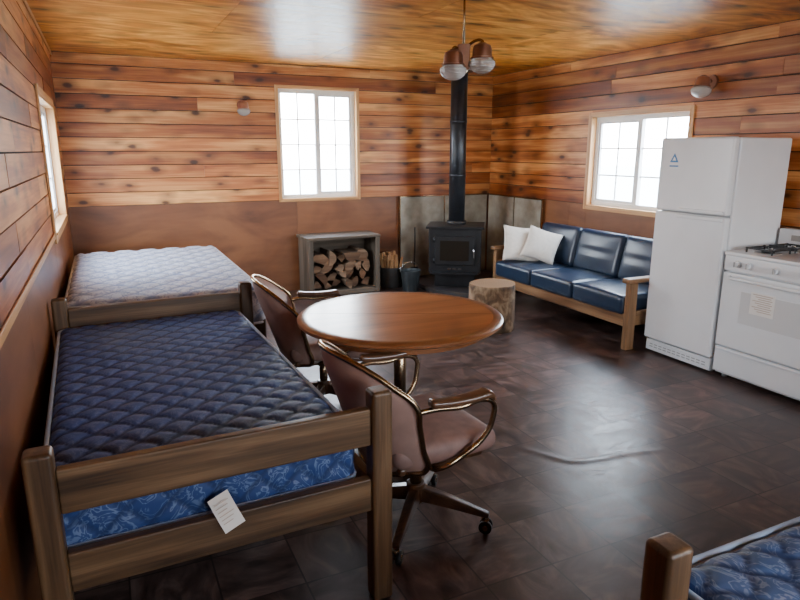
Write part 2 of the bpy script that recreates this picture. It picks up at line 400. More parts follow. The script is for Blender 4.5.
# ---------------------------------------------------------------- windows
def window(name,op,place,tr_u,tr_z,cols,rows,casing=0.045,jam=trimZ):
    u0,u1,z0,z1=op
    p=place((u0+u1)/2,z0,0); e=root(name,p)
    def b(nm,a,bb,c,d,n0,n1,mat,bev=0.002):
        q=[place(u,z,n) for u in (a,bb) for z in (c,d) for n in (n0,n1)]
        lo=[min(s[i] for s in q) for i in range(3)]; hi=[max(s[i] for s in q) for i in range(3)]
        return box(nm,lo,hi,mat,e,bevel=bev,world=True)
    j=0.018
    b('jamb_l',u0,u0+j,z0,z1,-0.012,0.128,jam); b('jamb_r',u1-j,u1,z0,z1,-0.012,0.128,jam)
    b('jamb_t',u0+j,u1-j,z1-j,z1,-0.012,0.128,tr_u); b('sill',u0+j,u1-j,z0,z0+j,-0.02,0.128,tr_u)
    if casing>0:
        c=casing
        b('casing_l',u0-c,u0,z0-c,z1+c,-0.014,-0.001,jam); b('casing_r',u1,u1+c,z0-c,z1+c,-0.014,-0.001,jam)
        b('casing_t',u0,u1,z1,z1+c,-0.014,-0.001,tr_u); b('casing_b',u0,u1,z0-c,z0,-0.014,-0.001,tr_u)
    a0,a1,c0,c1=u0+j,u1-j,z0+j,z1-j; f=0.04; n0,n1=0.05,0.10
    b('frame_l',a0,a0+f,c0,c1,n0,n1,whitev); b('frame_r',a1-f,a1,c0,c1,n0,n1,whitev)
    b('frame_t',a0+f,a1-f,c1-f,c1,n0,n1,whitev); b('frame_b',a0+f,a1-f,c0,c0+f,n0,n1,whitev)
    mid=(a0+a1)/2
    b('meeting_stile',mid-0.028,mid+0.028,c0+f,c1-f,n0-0.005,n1-0.01,whitev)
    s=0.025
    b('sash_t',mid+0.028,a1-f,c1-f-s,c1-f,n0+0.01,n1-0.01,whitev); b('sash_b',mid+0.028,a1-f,c0+f,c0+f+s,n0+0.01,n1-0.01,whitev)
    b('sash_s',a1-f-s,a1-f,c0+f+s,c1-f-s,n0+0.01,n1-0.01,whitev)
    k=0
    for (l,r) in ((a0+f,mid-0.028),(mid+0.028,a1-f)):
        for i in range(1,cols):
            u=l+(r-l)*i/cols; b('muntin_v%d'%k,u-0.007,u+0.007,c0+f,c1-f,0.072,0.084,whitev,0); k+=1
        for i in range(1,rows):
            z=c0+f+(c1-c0-2*f)*i/rows; b('muntin_h%d'%k,l,r,z-0.007,z+0.007,0.073,0.083,whitev,0); k+=1
    b('glass',a0+f,a1-f,c0+f,c1-f,0.077,0.079,glassm,0)
    la=bpy.data.lights.new('sky_portal','AREA'); la.shape='RECTANGLE'; la.size=u1-u0; la.size_y=z1-z0
    lo=bpy.data.objects.new('sky_portal',la); COL.objects.link(lo)
    pc=Vector(place((u0+u1)/2,(z0+z1)/2,0.14)); inn=Vector(place((u0+u1)/2,(z0+z1)/2,0.0))-pc
    lo.location=pc; lo.rotation_euler=inn.to_track_quat('-Z','Y').to_euler(); la.cycles.is_portal=True
    lo.parent=e; lo.matrix_parent_inverse=RM4(e).inverted()
    return e
window('window_1',BW,lambda u,z,d:(u,YB+d,z),trimX,trimZ,2,4,0.018)
window('window_2',RW,lambda u,z,d:(XR+d,u,z),trimY,trimZ,2,3,0.03)
window('window_3',LW,lambda u,z,d:(XL-d,u,z),trimY,trimZ,2,3,0.05)
window('window_4',RR,lambda u,z,d:(u,YR-d,z),trimX,trimZ,2,4,0.05)
window('window_5',RR2,lambda u,z,d:(u,YR-d,z),trimX,trimZ,2,4,0.05)

bm=bmesh.new(); bmesh.ops.create_grid(bm,x_segments=2,y_segments=2,size=60)
gm=simple('outside_pale_ground',(0.62,0.63,0.58),0.95,noise=0.1,nscale=1.5)
finish('ground_outside',bm,gm,loc=(2,3,-0.4))

# ---------------------------------------------------------------- beds
def quilt_fn(wx,wy,amp):
    def f(p,n):
        if abs(n.z)>0.5: X=p.x/wx; Y=p.y/wy+0.05*math.cos(4*math.pi*p.x/wx)
        elif abs(n.x)>abs(n.y): X=p.y/wx; Y=p.z/wy
        else: X=p.x/wx; Y=p.z/wy
        a=abs(math.sin(math.pi*(X+Y))); b=abs(math.sin(math.pi*(X-Y)))
        return min(1.0,min(a,b)*1.25)**0.7, amp
    return f
def outline(lo,hi,z,r,n=5,off=0.004):
    pts=[]
    for cx,cy,a0 in ((hi[0]-r,hi[1]-r,0),(lo[0]+r,hi[1]-r,90),(lo[0]+r,lo[1]+r,180),(hi[0]-r,lo[1]+r,270)):
        for i in range(n+1):
            a=math.radians(a0+90*i/n); pts.append((cx+(r+off)*math.cos(a),cy+(r+off)*math.sin(a),z))
    return pts
def mattress(e,lo,hi,top,side,piping,quilt,step=0.014,r=0.045,nm='mattress'):
    rbox(nm,lo,hi,r,[top,side],e,step=step,quilt=quilt,matfn=lambda f:0 if f.normal.z>0.7 else 1)
    tube(nm+'_piping_top',outline(lo,hi,hi[2]-0.014,r,off=0.006),0.0085,piping,e,cyclic=True,smooth=False)
    tube(nm+'_piping_bottom',outline(lo,hi,lo[2]+0.018,r,off=0.006),0.0085,piping,e,cyclic=True,smooth=False)
def bed(name,loc,rz,W,Ln,ph=0.81,mlo=None,mhi=None,wx=0.135,wy=0.13,piping=pipingm,mats=(matNavy,matBlueS),rails=((0.615,0.75),(0.365,0.49)),step=0.0115,amp=0.009,r=0.045):
    e=root(name,loc,rz); t=0.075
    k=0
    for x in (0,W-t):
        for y in (0,Ln-t):
            k+=1; box('post_%d'%k,(x,y,0),(x+t,y+t,ph),bedw['Z'],e,bevel=0.014,seg=4)
    for y,nmm in ((0.018,'foot'),(Ln-t+0.018,'head')):
        for i,(z0,z1) in enumerate(rails):
            box('%sboard_rail_%d'%(nmm,i+1),(t,y,z0),(W-t,y+0.036,z1),bedw['X'],e,bevel=0.006)
    for i,x in enumerate((0.02,W-0.055)):
        box('side_rail_%d'%(i+1),(x,t,0.33),(x+0.035,Ln-t,0.45),bedw['Y'],e,bevel=0.005)
    for i in range(9):
        y=t+0.06+(Ln-2*t-0.2)*i/8; box('slat_%d'%(i+1),(0.055,y,0.42),(W-0.055,y+0.08,0.44),bedw['X'],e,bevel=0.002)
    box('platform',(0.055,t+0.02,0.44),(W-0.055,Ln-t-0.02,0.452),bedw['X'],e,bevel=0.001)
    mattress(e,mlo,mhi,mats[0],mats[1],piping,quilt_fn(wx,wy,amp),step=step,r=r)
    return e
b1=bed('twin_bed',(-0.272,1.775,0),math.radians(1.5),1.09,2.06,mlo=(0.03,0.085,0.455),mhi=(0.985,1.97,0.655))
b3=bed('twin_bed',(0.985,0.86,0),-math.pi/2,1.06,2.06,ph=0.785,mlo=(-0.015,0.10,0.46),mhi=(0.98,1.97,0.665),mats=(matBlueT,matBlueS),rails=((0.46,0.57),),r=0.055)
bed('double_bed',(-0.30,4.05,0),0,1.20,2.08,ph=0.50,rails=((0.30,0.45),),mlo=(0.02,0.0,0.46),mhi=(1.19,2.07,0.71),piping=simple('piping_pale',(0.45,0.46,0.5),0.8),mats=(matFloral,matFloral),wx=0.20,wy=0.22,step=0.018,amp=0.016)
def tag(parent,loc,rot,s=1.0):
    t=root('law_tag',loc); t.parent=parent; t.rotation_euler=rot
    bm=bmesh.new(); nseg=8
    for i in range(nseg+1):
        q=i/nseg
        for k in (-1,1): bm.verts.new((k*0.044*s,-0.012*math.sin(q*2.6)-0.002,-0.145*s*q))
    bm.verts.ensure_lookup_table()
    for i in range(nseg): bm.faces.new((bm.verts[2*i],bm.verts[2*i+1],bm.verts[2*i+3],bm.verts[2*i+2]))
    finish('paper',bm,paper,t,smooth=True)
    bm=bmesh.new()
    for i in range(6): addbox(bm,(-0.032*s,-0.0165,(-0.03-i*0.016)*s),((0.030-0.01*(i%3))*s,-0.0160,(-0.0325-i*0.016)*s))
    finish('print',bm,ink,t)
tag(b1,(0.500,0.052,0.545),(math.radians(-30),math.radians(-24),0),0.78)
tag(b3,(0.06,0.62,0.695),(math.radians(-75),0,math.radians(40)),0.9)

# ---------------------------------------------------------------- chairs
def chair(loc,rz,baserot=0.0):
    e=root('dining_chair',loc,rz)
    rbox('seat',(-0.25,-0.20,0.385),(0.25,0.275,0.485),0.045,mauved,e,step=0.022,
         disp=lambda p,h:Vector((p.x*(1-0.10*max(0,-p.y/h.y)),p.y,p.z+(0.018*(1-(p.x/h.x)**2)*(1-(p.y/h.y)**2) if p.z>0 else 0))))
    box('seat_pan',(-0.20,-0.17,0.355),(0.20,0.23,0.388),armw,e,bevel=0.01)
    nu,nv=28,14
    def sh(u,v,o=0.0):
        ztop=0.865-0.19*abs(u)**2.6; zb=0.335+0.05*u*u
        z=zb+(ztop-zb)*v
        lean=-0.17*((z-0.36)/0.5)**1.1 if z>0.36 else 0.0
        ang=u*math.radians(54)
        x=0.352*math.sin(ang)*(1.0-0.14*(1-v)); y=-0.215+(1-math.cos(ang))*0.34+lean*(1-0.3*u*u)
        return Vector((x+math.sin(ang)*o,y-math.cos(ang)*o,z))
    def sheet(o,nm,mat):
        bm=bmesh.new(); q=[]
        for i in range(nu+1):
            q.append([bm.verts.new(sh(-1+2*i/nu,j/nv,o*(1-(abs(-1+2*i/nu))**6)*(1-abs(2*j/nv-1)**6))) for j in range(nv+1)])
        for i in range(nu):
            for j in range(nv): bm.faces.new((q[i][j],q[i+1][j],q[i+1][j+1],q[i][j+1]))
        return finish(nm,bm,mat,e,smooth=True)
    sheet(0.022,'back_outer',mauve); sheet(-0.035,'back_pad',mauve)
    rim=[sh(-1,v) for v in (0.0,0.35,0.7)]+[sh(u/10,1.0) for u in range(-10,11,2)]+[sh(1,v) for v in (0.7,0.35,0.0)]
    bot=[sh(u/10,0.0) for u in range(8,-9,-4)]
    tube('brass_rim',rim+bot,0.0115,brass,e,cyclic=True)
    for s in (-1,1):
        a=sh(s,0.92)
        tube('arm_loop_%d'%(1 if s<0 else 2),[tuple(a),(s*0.295,a.y+0.07,0.658),(s*0.30,0.04,0.648),(s*0.30,0.145,0.658),(s*0.30,0.195,0.632),(s*0.298,0.198,0.575),(s*0.29,0.17,0.50),(s*0.275,0.08,0.43),(s*0.24,-0.02,0.375),(s*0.15,-0.02,0.352)],0.0115,brass,e)
        rbox('arm_pad_%d'%(1 if s<0 else 2),(s*0.30-0.029,-0.10,0.658),(s*0.30+0.029,0.190,0.692),0.0165,armw,e,step=0.012,
             disp=lambda p,h:Vector((p.x*(1+0.15*math.sin(p.y*9)),p.y,p.z+0.012*(p.y/h.y)**2-(0.03*max(0,(p.y/h.y-0.75)/0.25)**2))))
    cyl('swivel_plate',(0,0.02,0.335),(0,0.02,0.356),0.09,black,e)
    cyl('column',(0,0.02,0.12),(0,0.02,0.34),0.026,brass,e)
    cyl('hub',(0,0.02,0.10),(0,0.02,0.19),0.042,armw,e,bevel=0.006)
    for i in range(4):
        a=math.radians(45+90*i)+baserot; c,s=math.cos(a),math.sin(a)
        M=Matrix.Translation((0,0.02,0))@Matrix.Rotation(a,4,'Z')
        bm=bmesh.new()
        sec=[(0.02,0.028,0.11,0.175),(0.15,0.024,0.095,0.145),(0.27,0.020,0.078,0.108),(0.325,0.018,0.07,0.092)]
        rings=[]
        for (x,w,z0,z1) in sec: rings.append([bm.verts.new(M@Vector(p)) for p in ((x,-w,z0),(x,w,z0),(x,w*0.8,z1),(x,-w*0.8,z1))])
        for A,B in zip(rings,rings[1:]):
            for k in range(4): bm.faces.new((A[k],A[(k+1)%4],B[(k+1)%4],B[k]))
        bm.faces.new(rings[0][::-1]); bm.faces.new(rings[-1])
        lg=finish('base_leg_%d'%(i+1),bm,armw,e); md=lg.modifiers.new('b','BEVEL'); md.width=0.006; md.segments=2
        px=M@Vector((0.30,0,0))
        bm=bmesh.new(); addcyl(bm,px+Vector((0,0,0.045)),px+Vector((0,0,0.085)),0.008,n=12)
        d=Vector((-s,c,0)); q=px+Vector((c*0.012,s*0.012,0.0285))
        addcyl(bm,q-d*0.024,q-d*0.006,0.028,n=20,mi=1); addcyl(bm,q+d*0.006,q+d*0.024,0.028,n=20,mi=1)
        addcyl(bm,q-d*0.026,q+d*0.026,0.012,n=14,mi=0); addcyl(bm,q+Vector((0,0,0.01)),q+Vector((0,0,0.034)),0.014,n=12,mi=0)
        finish('caster_%d'%(i+1),bm,[brass,black],e)
    return e
chair((1.09,2.21,0),math.radians(-86),0)
chair((1.12,3.58,0),math.radians(-100),0.2)

# ---------------------------------------------------------------- table
tb=root('round_dining_table',(1.365,2.92,0))
R=0.545
lathe('top_panel',[(0,0.728),(R-0.052,0.728),(R-0.052,0.7515),(0,0.7515)],tablew,tb,n=96)
lathe('top_rim',[(R-0.052,0.720),(R-0.01,0.720),(R,0.728),(R,0.742),(R-0.012,0.751),(R-0.052,0.752),(R-0.052,0.720)],tableedge,tb,n=96)
lathe('apron',[(R-0.10,0.675),(R-0.08,0.675),(R-0.08,0.722),(R-0.10,0.722),(R-0.10,0.675)],tableedge,tb,n=96)
box('leaf_seam',(-0.0012,-R+0.05,0.7505),(0.0012,R-0.05,0.7518),black,tb,bevel=0,rot=(0,0,math.radians(65)))
for s in (-1,1): box('cleat_%d'%(1 if s<0 else 2),(s*0.2-0.03,-0.38,0.700),(s*0.2+0.03,0.38,0.728),tableedge,tb,bevel=0.004)
box('mount_plate',(-0.24,-0.14,0.68),(0.24,0.14,0.702),black,tb,bevel=0.004)
cyl('pedestal_column',(0,0,0.13),(0,0,0.69),0.034,brass,tb)
lathe('pedestal_collar',[(0.034,0.22),(0.055,0.20),(0.06,0.12),(0.05,0.09),(0,0.09)],armw,tb)
for i in range(4):
    a=math.radians(70+90*i); bm=bmesh.new(); M=Matrix.Rotation(a,4,'Z'); rings=[]
    for (x,w,z0,z1) in [(0.03,0.035,0.09,0.19),(0.18,0.03,0.07,0.13),(0.33,0.026,0.025,0.075),(0.40,0.024,0.0,0.05)]:
        rings.append([bm.verts.new(M@Vector(p)) for p in ((x,-w,z0),(x,w,z0),(x,w*0.8,z1),(x,-w*0.8,z1))])
    for A,B in zip(rings,rings[1:]):
        for k in range(4): bm.faces.new((A[k],A[(k+1)%4],B[(k+1)%4],B[k]))
    bm.faces.new(rings[0][::-1]); bm.faces.new(rings[-1])
    lg=finish('foot_%d'%(i+1),bm,armw,tb); md=lg.modifiers.new('b','BEVEL'); md.width=0.006; md.segments=2

# ---------------------------------------------------------------- sofa (faces -X)
sf=root('wood_frame_sofa',(4.12,4.62,0))
y0,y1=3.64,5.62; xf,xb=3.74,4.50
for i,y in enumerate((y0,y1-0.055)):
    box('arm_front_post_%d'%i,(xf,y,0),(xf+0.085,y+0.055,0.56),sofaw['Z'],sf,world=True,bevel=0.008)
    box('arm_back_post_%d'%i,(xb-0.12,y,0),(xb-0.04,y+0.055,0.56),sofaw['Z'],sf,world=True,bevel=0.008)
    box('arm_top_%d'%i,(xf-0.035,y-0.012,0.56),(xb-0.03,y+0.067,0.60),sofaw['X'],sf,world=True,bevel=0.012,seg=3)
    box('arm_low_rail_%d'%i,(xf+0.085,y+0.01,0.20),(xb-0.12,y+0.045,0.32),sofaw['X'],sf,world=True,bevel=0.005)
box('front_rail',(xf+0.01,y0+0.055,0.19),(xf+0.045,y1-0.055,0.30),sofaw['Y'],sf,world=True,bevel=0.006)
box('back_rail',(xb-0.09,y0+0.055,0.19),(xb-0.055,y1-0.055,0.30),sofaw['Y'],sf,world=True,bevel=0.006)
box('deck',(xf+0.045,y0+0.055,0.27),(xb-0.09,y1-0.055,0.295),black,sf,world=True,bevel=0.002)
yy0,yy1=y0+0.06,y1-0.06; w=(yy1-yy0)/3
for i in range(3):
    a=yy0+w*i
    rbox('seat_cushion_%d'%(i+1),(xf-0.02,a+0.001,0.285),(xb-0.20,a+w-0.001,0.445),0.035,leather,sf,world=True,step=0.022,
        disp=lambda p,h:Vector((p.x,p.y,p.z+(0.022*(1-(p.x/h.x)**2)*(1-(p.y/h.y)**2) if p.z>0 else 0)-0.0)))
    rbox('back_cushion_%d'%(i+1),(-0.075,-w/2+0.001,0),(0.075,w/2-0.001,0.42),0.045,leather,sf,step=0.022,
        disp=lambda p,h:Vector((p.x-(0.028*(1-(p.z/h.z)**2)*(1-(p.y/h.y)**2)*(1.0 if abs(p.z)>0.03 else 0.7) if p.x<0 else 0),p.y,p.z)),
        rot=(0,math.radians(13),0),loc=(4.30-sf.location.x,a+w/2-sf.location.y,0.42))
def pillow(name,loc,rot,sz=0.42,th=0.075):
    bm=bmesh.new(); n=20
    for side in (1,-1):
        q=[]
        for i in range(n+1):
            row=[]
            for j in range(n+1):
                u=-1+2*i/n; v=-1+2*j/n
                t=th*((1-u**4)*(1-v**4))**0.5*(0.75+0.25*math.cos(u*1.5)*math.cos(v*1.5))
                pin=1-0.10*(1-abs(u)**2)*abs(v)**3
                pin2=1-0.10*(1-abs(v)**2)*abs(u)**3
                row.append(bm.verts.new((u*sz/2*pin2,v*sz/2*pin,side*t)))
            q.append(row)
        for i in range(n):
            for j in range(n): bm.faces.new((q[i][j],q[i+1][j],q[i+1][j+1],q[i][j+1]))
    bmesh.ops.remove_doubles(bm,verts=bm.verts[:],dist=0.0005)
    return finish(name,bm,pillowm,None,smooth=True,loc=loc,rot=rot)
pillow('throw_pillow',(3.94,5.40,0.635),(math.radians(64),math.radians(6),math.radians(-22)),0.40,0.06)
pillow('throw_pillow',(4.06,5.21,0.640),(math.radians(62),math.radians(16),math.radians(-42)),0.36,0.06)

# ---------------------------------------------------------------- refrigerator (faces -X)
fx,fy0,fy1=3.87,2.965,3.59
fr=root('refrigerator',(4.18,3.27,0))
box('cabinet',(fx+0.065,fy0,0.02),(4.47,fy1,1.685),white,fr,world=True,bevel=0.012)
box('freezer_door',(fx,fy0+0.002,1.155),(fx+0.06,fy1-0.002,1.69),white,fr,world=True,bevel=0.016,seg=4)
box('fridge_door',(fx,fy0+0.002,0.125),(fx+0.06,fy1-0.002,1.145),white,fr,world=True,bevel=0.016,seg=4)
box('door_gasket',(fx+0.055,fy0+0.015,0.13),(fx+0.068,fy1-0.015,1.67),greyp,fr,world=True,bevel=0)
box('kick_grille',(fx+0.03,fy0+0.01,0.02),(fx+0.066,fy1-0.01,0.11),white,fr,world=True,bevel=0.004)
for i in range(12):
    y=fy0+0.05+i*0.045; box('vent_%d'%i,(fx+0.027,y,0.05),(fx+0.031,y+0.03,0.056),greyp,fr,world=True,bevel=0)
    box('ventb_%d'%i,(fx+0.027,y,0.07),(fx+0.031,y+0.03,0.076),greyp,fr,world=True,bevel=0)
box('freezer_handle',(fx-0.022,fy0+0.02,1.16),(fx+0.004,fy0+0.40,1.185),white,fr,world=True,bevel=0.008,seg=3)
box('fridge_handle',(fx-0.022,fy0+0.02,1.112),(fx+0.004,fy0+0.40,1.138),white,fr,world=True,bevel=0.008,seg=3)
bm=bmesh.new(); cy,cz=3.45,1.535
def tri(s,x):
    return [bm.verts.new((x,cy+math.sin(math.radians(a))*s,cz+math.cos(math.radians(a))*s)) for a in (0,120,240)]
f=bm.faces.new(tri(0.045,fx-0.0012)); f.material_index=0
f=bm.faces.new(tri(0.020,fx-0.0018)); f.material_index=1
finish('triangle_sticker',bm,[bluest,whitev],fr,world=True)
box('sticker_text',(fx-0.0015,3.41,1.480),(fx+0.001,3.49,1.490),bluest,fr,world=True,bevel=0)
for i,(x,y) in enumerate(((fx+0.1,fy0+0.05),(fx+0.1,fy1-0.05),(4.42,fy0+0.05),(4.42,fy1-0.05))): cyl('leveling_foot_%d'%i,(x,y,0),(x,y,0.022),0.018,greyp,fr,world=True)

# ---------------------------------------------------------------- gas range (faces -X)
rx,ry0,ry1=3.88,2.18,2.94
rg=root('gas_range',(4.18,2.55,0))
box('body',(rx+0.035,ry0,0.03),(4.50,ry1,0.895),white,rg,world=True,bevel=0.006)
box('drawer',(rx,ry0+0.004,0.05),(rx+0.034,ry1-0.004,0.235),white,rg,world=True,bevel=0.010,seg=3)
box('oven_door',(rx-0.005,ry0+0.004,0.245),(rx+0.034,ry1-0.004,0.775),white,rg,world=True,bevel=0.010,seg=3)
box('oven_window',(rx-0.007,ry0+0.16,0.44),(rx-0.004,ry1-0.16,0.66),dglass,rg,world=True,bevel=0.001)
box('control_panel',(rx-0.002,ry0+0.002,0.785),(rx+0.034,ry1-0.002,0.893),white,rg,world=True,bevel=0.008)
box('cooktop',(rx-0.008,ry0-0.002,0.893),(4.46,ry1+0.002,0.918),white,rg,world=True,bevel=0.008,seg=3)
box('backguard',(4.42,ry0,0.915),(4.50,ry1,1.05),white,rg,world=True,bevel=0.01,seg=3)
box('backguard_vent',(4.415,ry0+0.1,0.97),(4.421,ry1-0.1,1.01),greyp,rg,world=True,bevel=0)
tube('oven_handle',[(rx-0.004,ry0+0.06,0.745),(rx-0.045,ry0+0.09,0.745),(rx-0.045,ry1-0.09,0.745),(rx-0.004,ry1-0.06,0.745)],0.012,white,rg,world=True,smooth=False)
box('drawer_lip',(rx-0.012,ry0+0.02,0.215),(rx+0.002,ry1-0.02,0.232),white,rg,world=True,bevel=0.004)
for i,y in enumerate((2.28,2.37,2.56,2.75,2.84)):
    bm=bmesh.new(); addcyl(bm,(rx-0.002,y,0.84),(rx-0.010,y,0.84),0.028,n=28); addcyl(bm,(rx-0.010,y,0.84),(rx-0.032,y,0.84),0.021,0.018,n=28); addbox(bm,(rx-0.037,y-0.004,0.822),(rx-0.030,y+0.004,0.858),1)
    finish('knob_%d'%(i+1),bm,[white,greyp],rg,world=True)
for i,(x,y) in enumerate(((4.05,2.37),(4.05,2.75),(4.29,2.37),(4.29,2.75))):
    bm=bmesh.new(); addcyl(bm,(x,y,0.918),(x,y,0.922),0.085,n=32,mi=1); addcyl(bm,(x,y,0.922),(x,y,0.938),0.042,0.036,n=24)
    for k in range(4):
        a=math.pi/4+k*math.pi/2; M=Matrix.Translation((x,y,0))@Matrix.Rotation(a,4,'Z')
        addbox(bm,(0.028,-0.005,0.945),(0.135,0.005,0.956),0,M); addbox(bm,(0.124,-0.005,0.919),(0.135,0.005,0.946),0,M)
    for k in range(4):
        a=k*math.pi/2; M=Matrix.Translation((x,y,0))@Matrix.Rotation(a,4,'Z'); addbox(bm,(0.088,-0.096,0.944),(0.097,0.096,0.953),0,M)
    finish('burner_grate_%d'%(i+1),bm,[black,greyp],rg,world=True)
box('paper_notice',(rx-0.0095,2.535,0.525),(rx-0.0075,2.705,0.675),paper,rg,world=True,bevel=0)
bm=bmesh.new()
for i in range(9): addbox(bm,(rx-0.0105,2.55+0.01*(i%2),0.660-i*0.014),(rx-0.0097,2.69-0.02*(i%3),0.665-i*0.014))
finish('paper_notice_print',bm,ink,rg,world=True)
for i,(x,y) in enumerate(((rx+0.08,ry0+0.05),(rx+0.08,ry1-0.05),(4.45,ry0+0.05),(4.45,ry1-0.05))): cyl('foot_%d'%i,(x,y,0),(x,y,0.032),0.018,greyp,rg,world=True)

# ---------------------------------------------------------------- wood stove
st=root('wood_stove',(3.70,6.36,0.05),math.radians(-33))
box('pedestal',(-0.23,-0.18,0.0),(0.23,0.22,0.16),blackr,st,bevel=0.006)
box('firebox',(-0.30,-0.23,0.16),(0.30,0.25,0.68),blackr,st,bevel=0.012)
box('top_plate',(-0.33,-0.28,0.68),(0.33,0.28,0.705),blackr,st,bevel=0.006)
box('ash_lip',(-0.27,-0.33,0.165),(0.27,-0.23,0.185),blackr,st,bevel=0.004)
box('door_frame',(-0.23,-0.262,0.26),(0.23,-0.232,0.60),blackr,st,bevel=0.012,seg=3)
box('door_glass',(-0.165,-0.267,0.315),(0.165,-0.260,0.545),simple('stove_glass_black',(0.02,0.016,0.012),0.12),st,bevel=0.003)
tube('door_handle',[(0.205,-0.262,0.45),(0.215,-0.30,0.45),(0.22,-0.31,0.40),(0.22,-0.31,0.36)],0.009,chrome,st)
for i,z in enumerate((0.31,0.55)): cyl('hinge_%d'%i,(-0.235,-0.26,z-0.025),(-0.235,-0.26,z+0.025),0.011,blackr,st)
for i in range(3): box('air_slot_%d'%i,(-0.08+0.06*i,-0.234,0.205),(-0.04+0.06*i,-0.228,0.225),chrome,st,bevel=0.001)
cyl('flue_collar',(0,0.06,0.70),(0,0.06,0.745),0.115,blackr,st)
cyl('stovepipe',(0,0.06,0.73),(0,0.06,2.42),0.094,pipem,st,n=40)
for i,z in enumerate((1.25,1.85)): cyl('pipe_joint_%d'%i,(0,0.06,z),(0,0.06,z+0.03),0.098,pipem,st,n=40)
cyl('ceiling_collar',(0,0.06,2.40),(0,0.06,2.449),0.15,blackr,st,n=40)
hb=root('hearth_pad',(3.8,6.3,0))
bm=bmesh.new(); pts=[(3.30,6.95),(3.30,6.10),(3.56,5.80),(4.50,5.80),(4.50,6.95)]
A=[bm.verts.new((x,y,0)) for x,y in pts]; B=[bm.verts.new((x,y,0.05)) for x,y in pts]
bm.faces.new(A[::-1]); bm.faces.new(B)
for i in range(5): bm.faces.new((A[i],A[(i+1)%5],B[(i+1)%5],B[i]))
finish('slab',bm,simple('hearth_dark_tile',(0.05,0.045,0.045),0.5,noise=0.4),hb,world=True)
h1=root('hearth_wall_panel',(3.8,6.96,0.05))
box('board',(3.26,6.955,0.0),(4.50,6.985,1.04),stonem,h1,world=True,bevel=0.003)
box('edge_strip',(3.248,6.952,0.0),(3.26,6.99,1.052),brass,h1,world=True,bevel=0.002); box('top_strip',(3.26,6.952,1.04),(4.50,6.99,1.052),brass,h1,world=True,bevel=0.002)
box('joint_strip',(3.86,6.951,0.052),(3.875,6.9545,1.04),brass,h1,world=True,bevel=0)
h2=root('hearth_wall_panel',(4.53,6.4,0.05))
box('board',(4.515,5.84,0.0),(4.545,6.94,1.04),stonem,h2,world=True,bevel=0.003)
box('edge_strip',(4.512,5.828,0.0),(4.55,5.84,1.052),brass,h2,world=True,bevel=0.002); box('top_strip',(4.512,5.84,1.04),(4.55,6.94,1.052),brass,h2,world=True,bevel=0.002)
box('joint_strip',(4.510,6.36,0.052),(4.5145,6.375,1.04),brass,h2,world=True,bevel=0)

# ---------------------------------------------------------------- firewood crate
cx0,cx1,cy0,cy1,ch=1.96,2.80,6.56,6.96,0.635
cr=root('firewood_crate',(2.38,6.76,0))
box('side_l',(cx0,cy0,0),(cx0+0.03,cy1,ch),cratew['Z'],cr,world=True); box('side_r',(cx1-0.03,cy0,0),(cx1,cy1,ch),cratew['Z'],cr,world=True)
box('top',(cx0-0.02,cy0-0.02,ch),(cx1+0.015,cy1,ch+0.03),cratew['X'],cr,world=True); box('bottom',(cx0+0.03,cy0,0.03),(cx1-0.03,cy1,0.055),cratew['X'],cr,world=True)
box('back',(cx0+0.03,cy1-0.02,0.055),(cx1-0.03,cy1,ch),cratew['X'],cr,world=True); box('toe',(cx0+0.03,cy0,0),(cx1-0.03,cy0+0.02,0.03),cratew['X'],cr,world=True)
box('stile_l',(cx0-0.005,cy0-0.015,0),(cx0+0.05,cy0-0.001,ch),cratew['Z'],cr,world=True); box('stile_r',(cx1-0.05,cy0-0.015,0),(cx1+0.005,cy0-0.001,ch),cratew['Z'],cr,world=True)
bm=bmesh.new()
def addlog(bm,x,z,r,y0,y1,kind):
    n=14; rot=random.uniform(0,6.28)
    if kind==0:
        pts=[(r*(1+random.uniform(-.08,.08))*math.cos(t*2*math.pi/n+rot),r*(1+random.uniform(-.08,.08))*math.sin(t*2*math.pi/n+rot)) for t in range(n)]
    else:
        span=math.pi*random.choice((0.45,0.6,1.0)); pts=[(0,0)] if span<3 else []
        m=8
        for t in range(m+1):
            a=rot+span*t/m; rr=r*1.42*(1+random.uniform(-.07,.07)); pts.append((rr*math.cos(a),rr*math.sin(a)))
        cxx=sum(p[0] for p in pts)/len(pts); cyy=sum(p[1] for p in pts)/len(pts); pts=[(p[0]-cxx,p[1]-cyy) for p in pts]
    tw=random.uniform(-0.02,0.02)
    A=[bm.verts.new((x+p[0],y0,z+p[1])) for p in pts]; B=[bm.verts.new((x+p[0]*0.92+tw,y1,z+p[1]*0.92)) for p in pts]
    f=bm.faces.new(A); f.material_index=1; f=bm.faces.new(B[::-1]); f.material_index=1
    for i in range(len(A)):
        j=(i+1)%len(A); f=bm.faces.new((A[i],B[i],B[j],A[j])); f.material_index=0
z=0.055+0.07; row=0
while z<0.50:
    x=cx0+0.05+0.06+(0.05 if row%2 else 0)
    while x<cx1-0.10:
        r=random.uniform(0.056,0.078)
        if not (z>0.42 and random.random()<0.4): addlog(bm,x,z+random.uniform(-.01,.01),r,cy0+random.uniform(0.0,0.07),cy1-0.03,0 if random.random()<0.15 else 1)
        x+=r+0.055
    z+=0.098; row+=1
finish('firewood',bm,[logbark,logend],cr,world=True)

